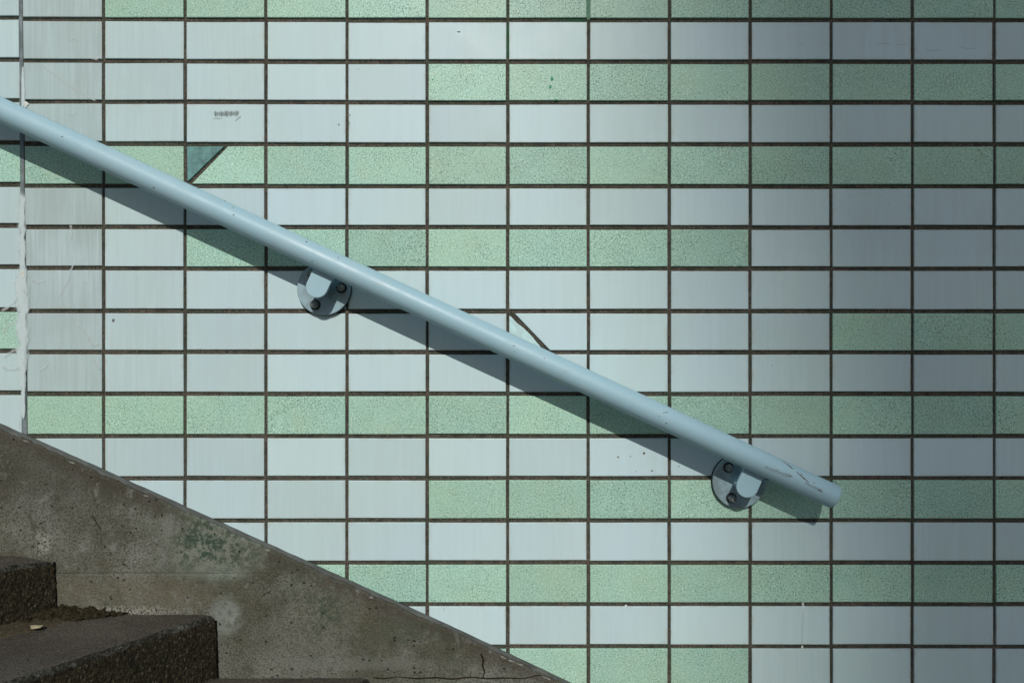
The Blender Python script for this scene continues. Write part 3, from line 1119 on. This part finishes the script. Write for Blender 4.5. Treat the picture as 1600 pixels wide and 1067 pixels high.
rail_mark('scratch', [(1222, 719.5), (1229, 724), (1236, 730), (1240, 733)], [0.3, 0.8, 1.8, 0.6], M['dark'])
rail_mark('scratch', [(1244, 736.5), (1250, 741.5), (1256, 747), (1260, 750), (1264, 754)], [0.8, 1.6, 2.0, 1.4, 0.5], M['dark'])
rail_mark('scratch', [(1277, 764), (1281.5, 766.5), (1286, 768.5)], [0.7, 2.0, 0.6], M['dark'])
rail_mark('scratch', [(1232, 742.5), (1235.5, 743.6), (1238.5, 744.2)], [0.5, 1.6, 0.5], M['dark'])
rail_mark('scratch', [(1036, 645.5), (1040, 644.2), (1044, 644.2)], 0.9, M['dark'])

rail_mark('brown_scuff', [(1192, 728), (1206, 733.5), (1220, 739), (1240, 746)], 14, M['brownscuff'])

rail_mark('brown_scuff', [(1255, 752), (1270, 760), (1288, 768)], 14, M['brownscuff'])
for x, y, a in ((479, 377.5, 1.3), (487.5, 408, 1.1), (528.5, 402, 0.9), (240, 293, 1.4), (365, 336, 1.3), (351, 314, 0.9), (364, 324, 0.9), (803, 540, 1.2), (804, 549, 0.8), (850.5, 559, 1.0), (1041, 661, 1.3), (1030, 650, 0.8), (1272, 754, 1.1)):
    rail_mark('paint_chip', [(x - a, y), (x, y + 0.3), (x + a, y - 0.2)], [a * 0.5, a * 1.5, a * 0.5], M['dark'])

# brackets: wall plate, three bolts, arm, rounded tab under the tube
TH = math.atan2(-U.z, U.x)                              # downhill angle
PL_R, PL_T = 41.2 * S, 0.0105
TAB_D = 47 * S


def disc_mesh(name, r, t, n=56, bev=0.0012):
    verts, faces = [], []
    for (rr, y) in ((r, 0.0 if t < 0.006 else -0.0040), (r, -(t - bev)), (r - bev * 0.35, -(t - bev * 0.3)), (r - bev, -t)):
        verts += [(rr * math.cos(2 * math.pi * i / n), y, rr * math.sin(2 * math.pi * i / n)) for i in range(n)]
    for k in range(3):
        for i in range(n):
            j = (i + 1) % n
            faces.append((k * n + i, k * n + j, (k + 1) * n + j, (k + 1) * n + i))
    faces.append(tuple(3 * n + i for i in range(n)))
    return mesh(name, verts, faces)


plate_me = disc_mesh('wall_plate', PL_R, PL_T)
plate_me.materials.append(mat_paint('grimy_shaded_blue_paint', 0.75))  # grime coat, its dark tone also painting shade under rail and tab

# hexagon bolt with washer, blackened for the ring of shade and grime
verts, faces, mi = [], [], []


def lathe(prof, n, slot, rot=0.0):
    b0 = len(verts)
    for (rr, y) in prof:
        verts.extend([(rr * math.cos(2 * math.pi * i / n + rot), y, rr * math.sin(2 * math.pi * i / n + rot)) for i in range(n)])
    for k in range(len(prof) - 1):
        for i in range(n):
            j = (i + 1) % n
            faces.append((b0 + k * n + i, b0 + k * n + j, b0 + (k + 1) * n + j, b0 + (k + 1) * n + i))
            mi.append(slot)
    faces.append(tuple(b0 + (len(prof) - 1) * n + i for i in range(n)))
    mi.append(slot)


lathe([(0.0094, 0.0), (0.0094, -0.0016), (0.0086, -0.0021)], 22, 1)
lathe([(0.0072, -0.0019), (0.0072, -0.0068), (0.0064, -0.0080)], 6, 0, 0.3)
lathe([(0.0050, -0.0078), (0.0050, -0.0120), (0.0040, -0.0132), (0.0022, -0.0138)], 14, 0)
bolt_me = mesh('bolt', verts, faces, False, mi)
bolt_me.materials.append(M['bolt'])
bolt_me.materials.append(M['shadering'])

# arm
verts, faces, mi = [], [], []
lathe([(9.5 * S + 0.002, -PL_T + 0.001), (9.5 * S, -PL_T - 0.003), (9.5 * S, -TAB_D + 0.003)], 24, 0)
arm_me = mesh('arm', verts, faces, True, mi)
arm_me.materials.append(M['paint'])

# tab: straight top, half-round bottom, welded to the tube's underside; centred on the plate
TW, TT = 16.4 * S, 0.006
outl = []
for i in range(21):
    a = math.pi + math.pi * i / 20
    outl.append((TW * math.cos(a), TW * math.sin(a)))
TOP = 24.0 * S
outl += [(TW, TOP - 0.0015), (TW - 0.0015, TOP), (-TW + 0.0015, TOP), (-TW, TOP - 0.0015)]
n = len(outl)
tv = [(p[0], -TAB_D + TT, p[1]) for p in outl] + [(p[0], -TAB_D + 0.0010, p[1]) for p in outl] + \
     [(p[0], -TAB_D + 0.0003, p[1]) for p in inset(outl, 0.0003)] + [(p[0], -TAB_D, p[1]) for p in inset(outl, 0.0010)]
tf = [tuple(range(3 * n, 4 * n)), tuple(range(n - 1, -1, -1))]
for k in range(3):
    for i in range(n):
        j = (i + 1) % n
        tf.append((k * n + i, k * n + j, (k + 1) * n + j, (k + 1) * n + i))
tab_me = mesh('saddle_tab', tv, tf)
tab_me.materials.append(M['paint'])
# weld rib along the tab's top
wv_, wf_ = box((-TW + 0.0005, -TAB_D - 0.0016, TOP - 0.0026), (TW - 0.0005, -TAB_D + TT + 0.010, TOP + 0.0016))
weld_me = mesh('weld_rib', wv_, wf_)
weld_me.materials.append(M['paint'])

rim_shade_me = disc_mesh('rim_shade', PL_R + 0.0009, 0.0050)  # black disc added to deepen the shadow crescent around each plate
rim_shade_me.materials.append(M['shadering'])
WDIR = Vector((math.sin(TH), 0, math.cos(TH)))          # up, square to the rail, in the wall plane
for k, tlen in enumerate((525.2, 1169.6, -119.0)):
    # plate centre lies below the rail axis, on the tab's own axis
    t = ((tlen - CX0) * S - A0.x) / U.x
    ax = A0 + U * t
    c = ax - WDIR * (RAD + TOP - 0.0012)
    c.y = 0.0
    pl = link('bracket', plate_me, None, RAIL, c)
    link('rim_shade', rim_shade_me, None, pl, c)
    pl.rotation_euler = (0, random.uniform(-0.1, 0.1), 0)
    pl.rotation_euler = (0, 0, 0)
    for ai, ang in enumerate((2, -117, 128)):
        q = c + Vector((math.cos(R(ang)), 0, math.sin(R(ang)))) * 28.0 * S + Vector((0, -PL_T + 0.0002, 0))
        b = link('bolt', bolt_me, None, pl, q)
        b.rotation_euler = (0, random.uniform(0, 1.0), 0)
        b.scale = (1.0, 1.3, 1.0)
    for nm, me_ in (('arm', arm_me), ('saddle_tab', tab_me), ('weld_rib', weld_me)):
        o = link(nm, me_, None, pl, c)
        o.rotation_euler = (0, TH, 0)
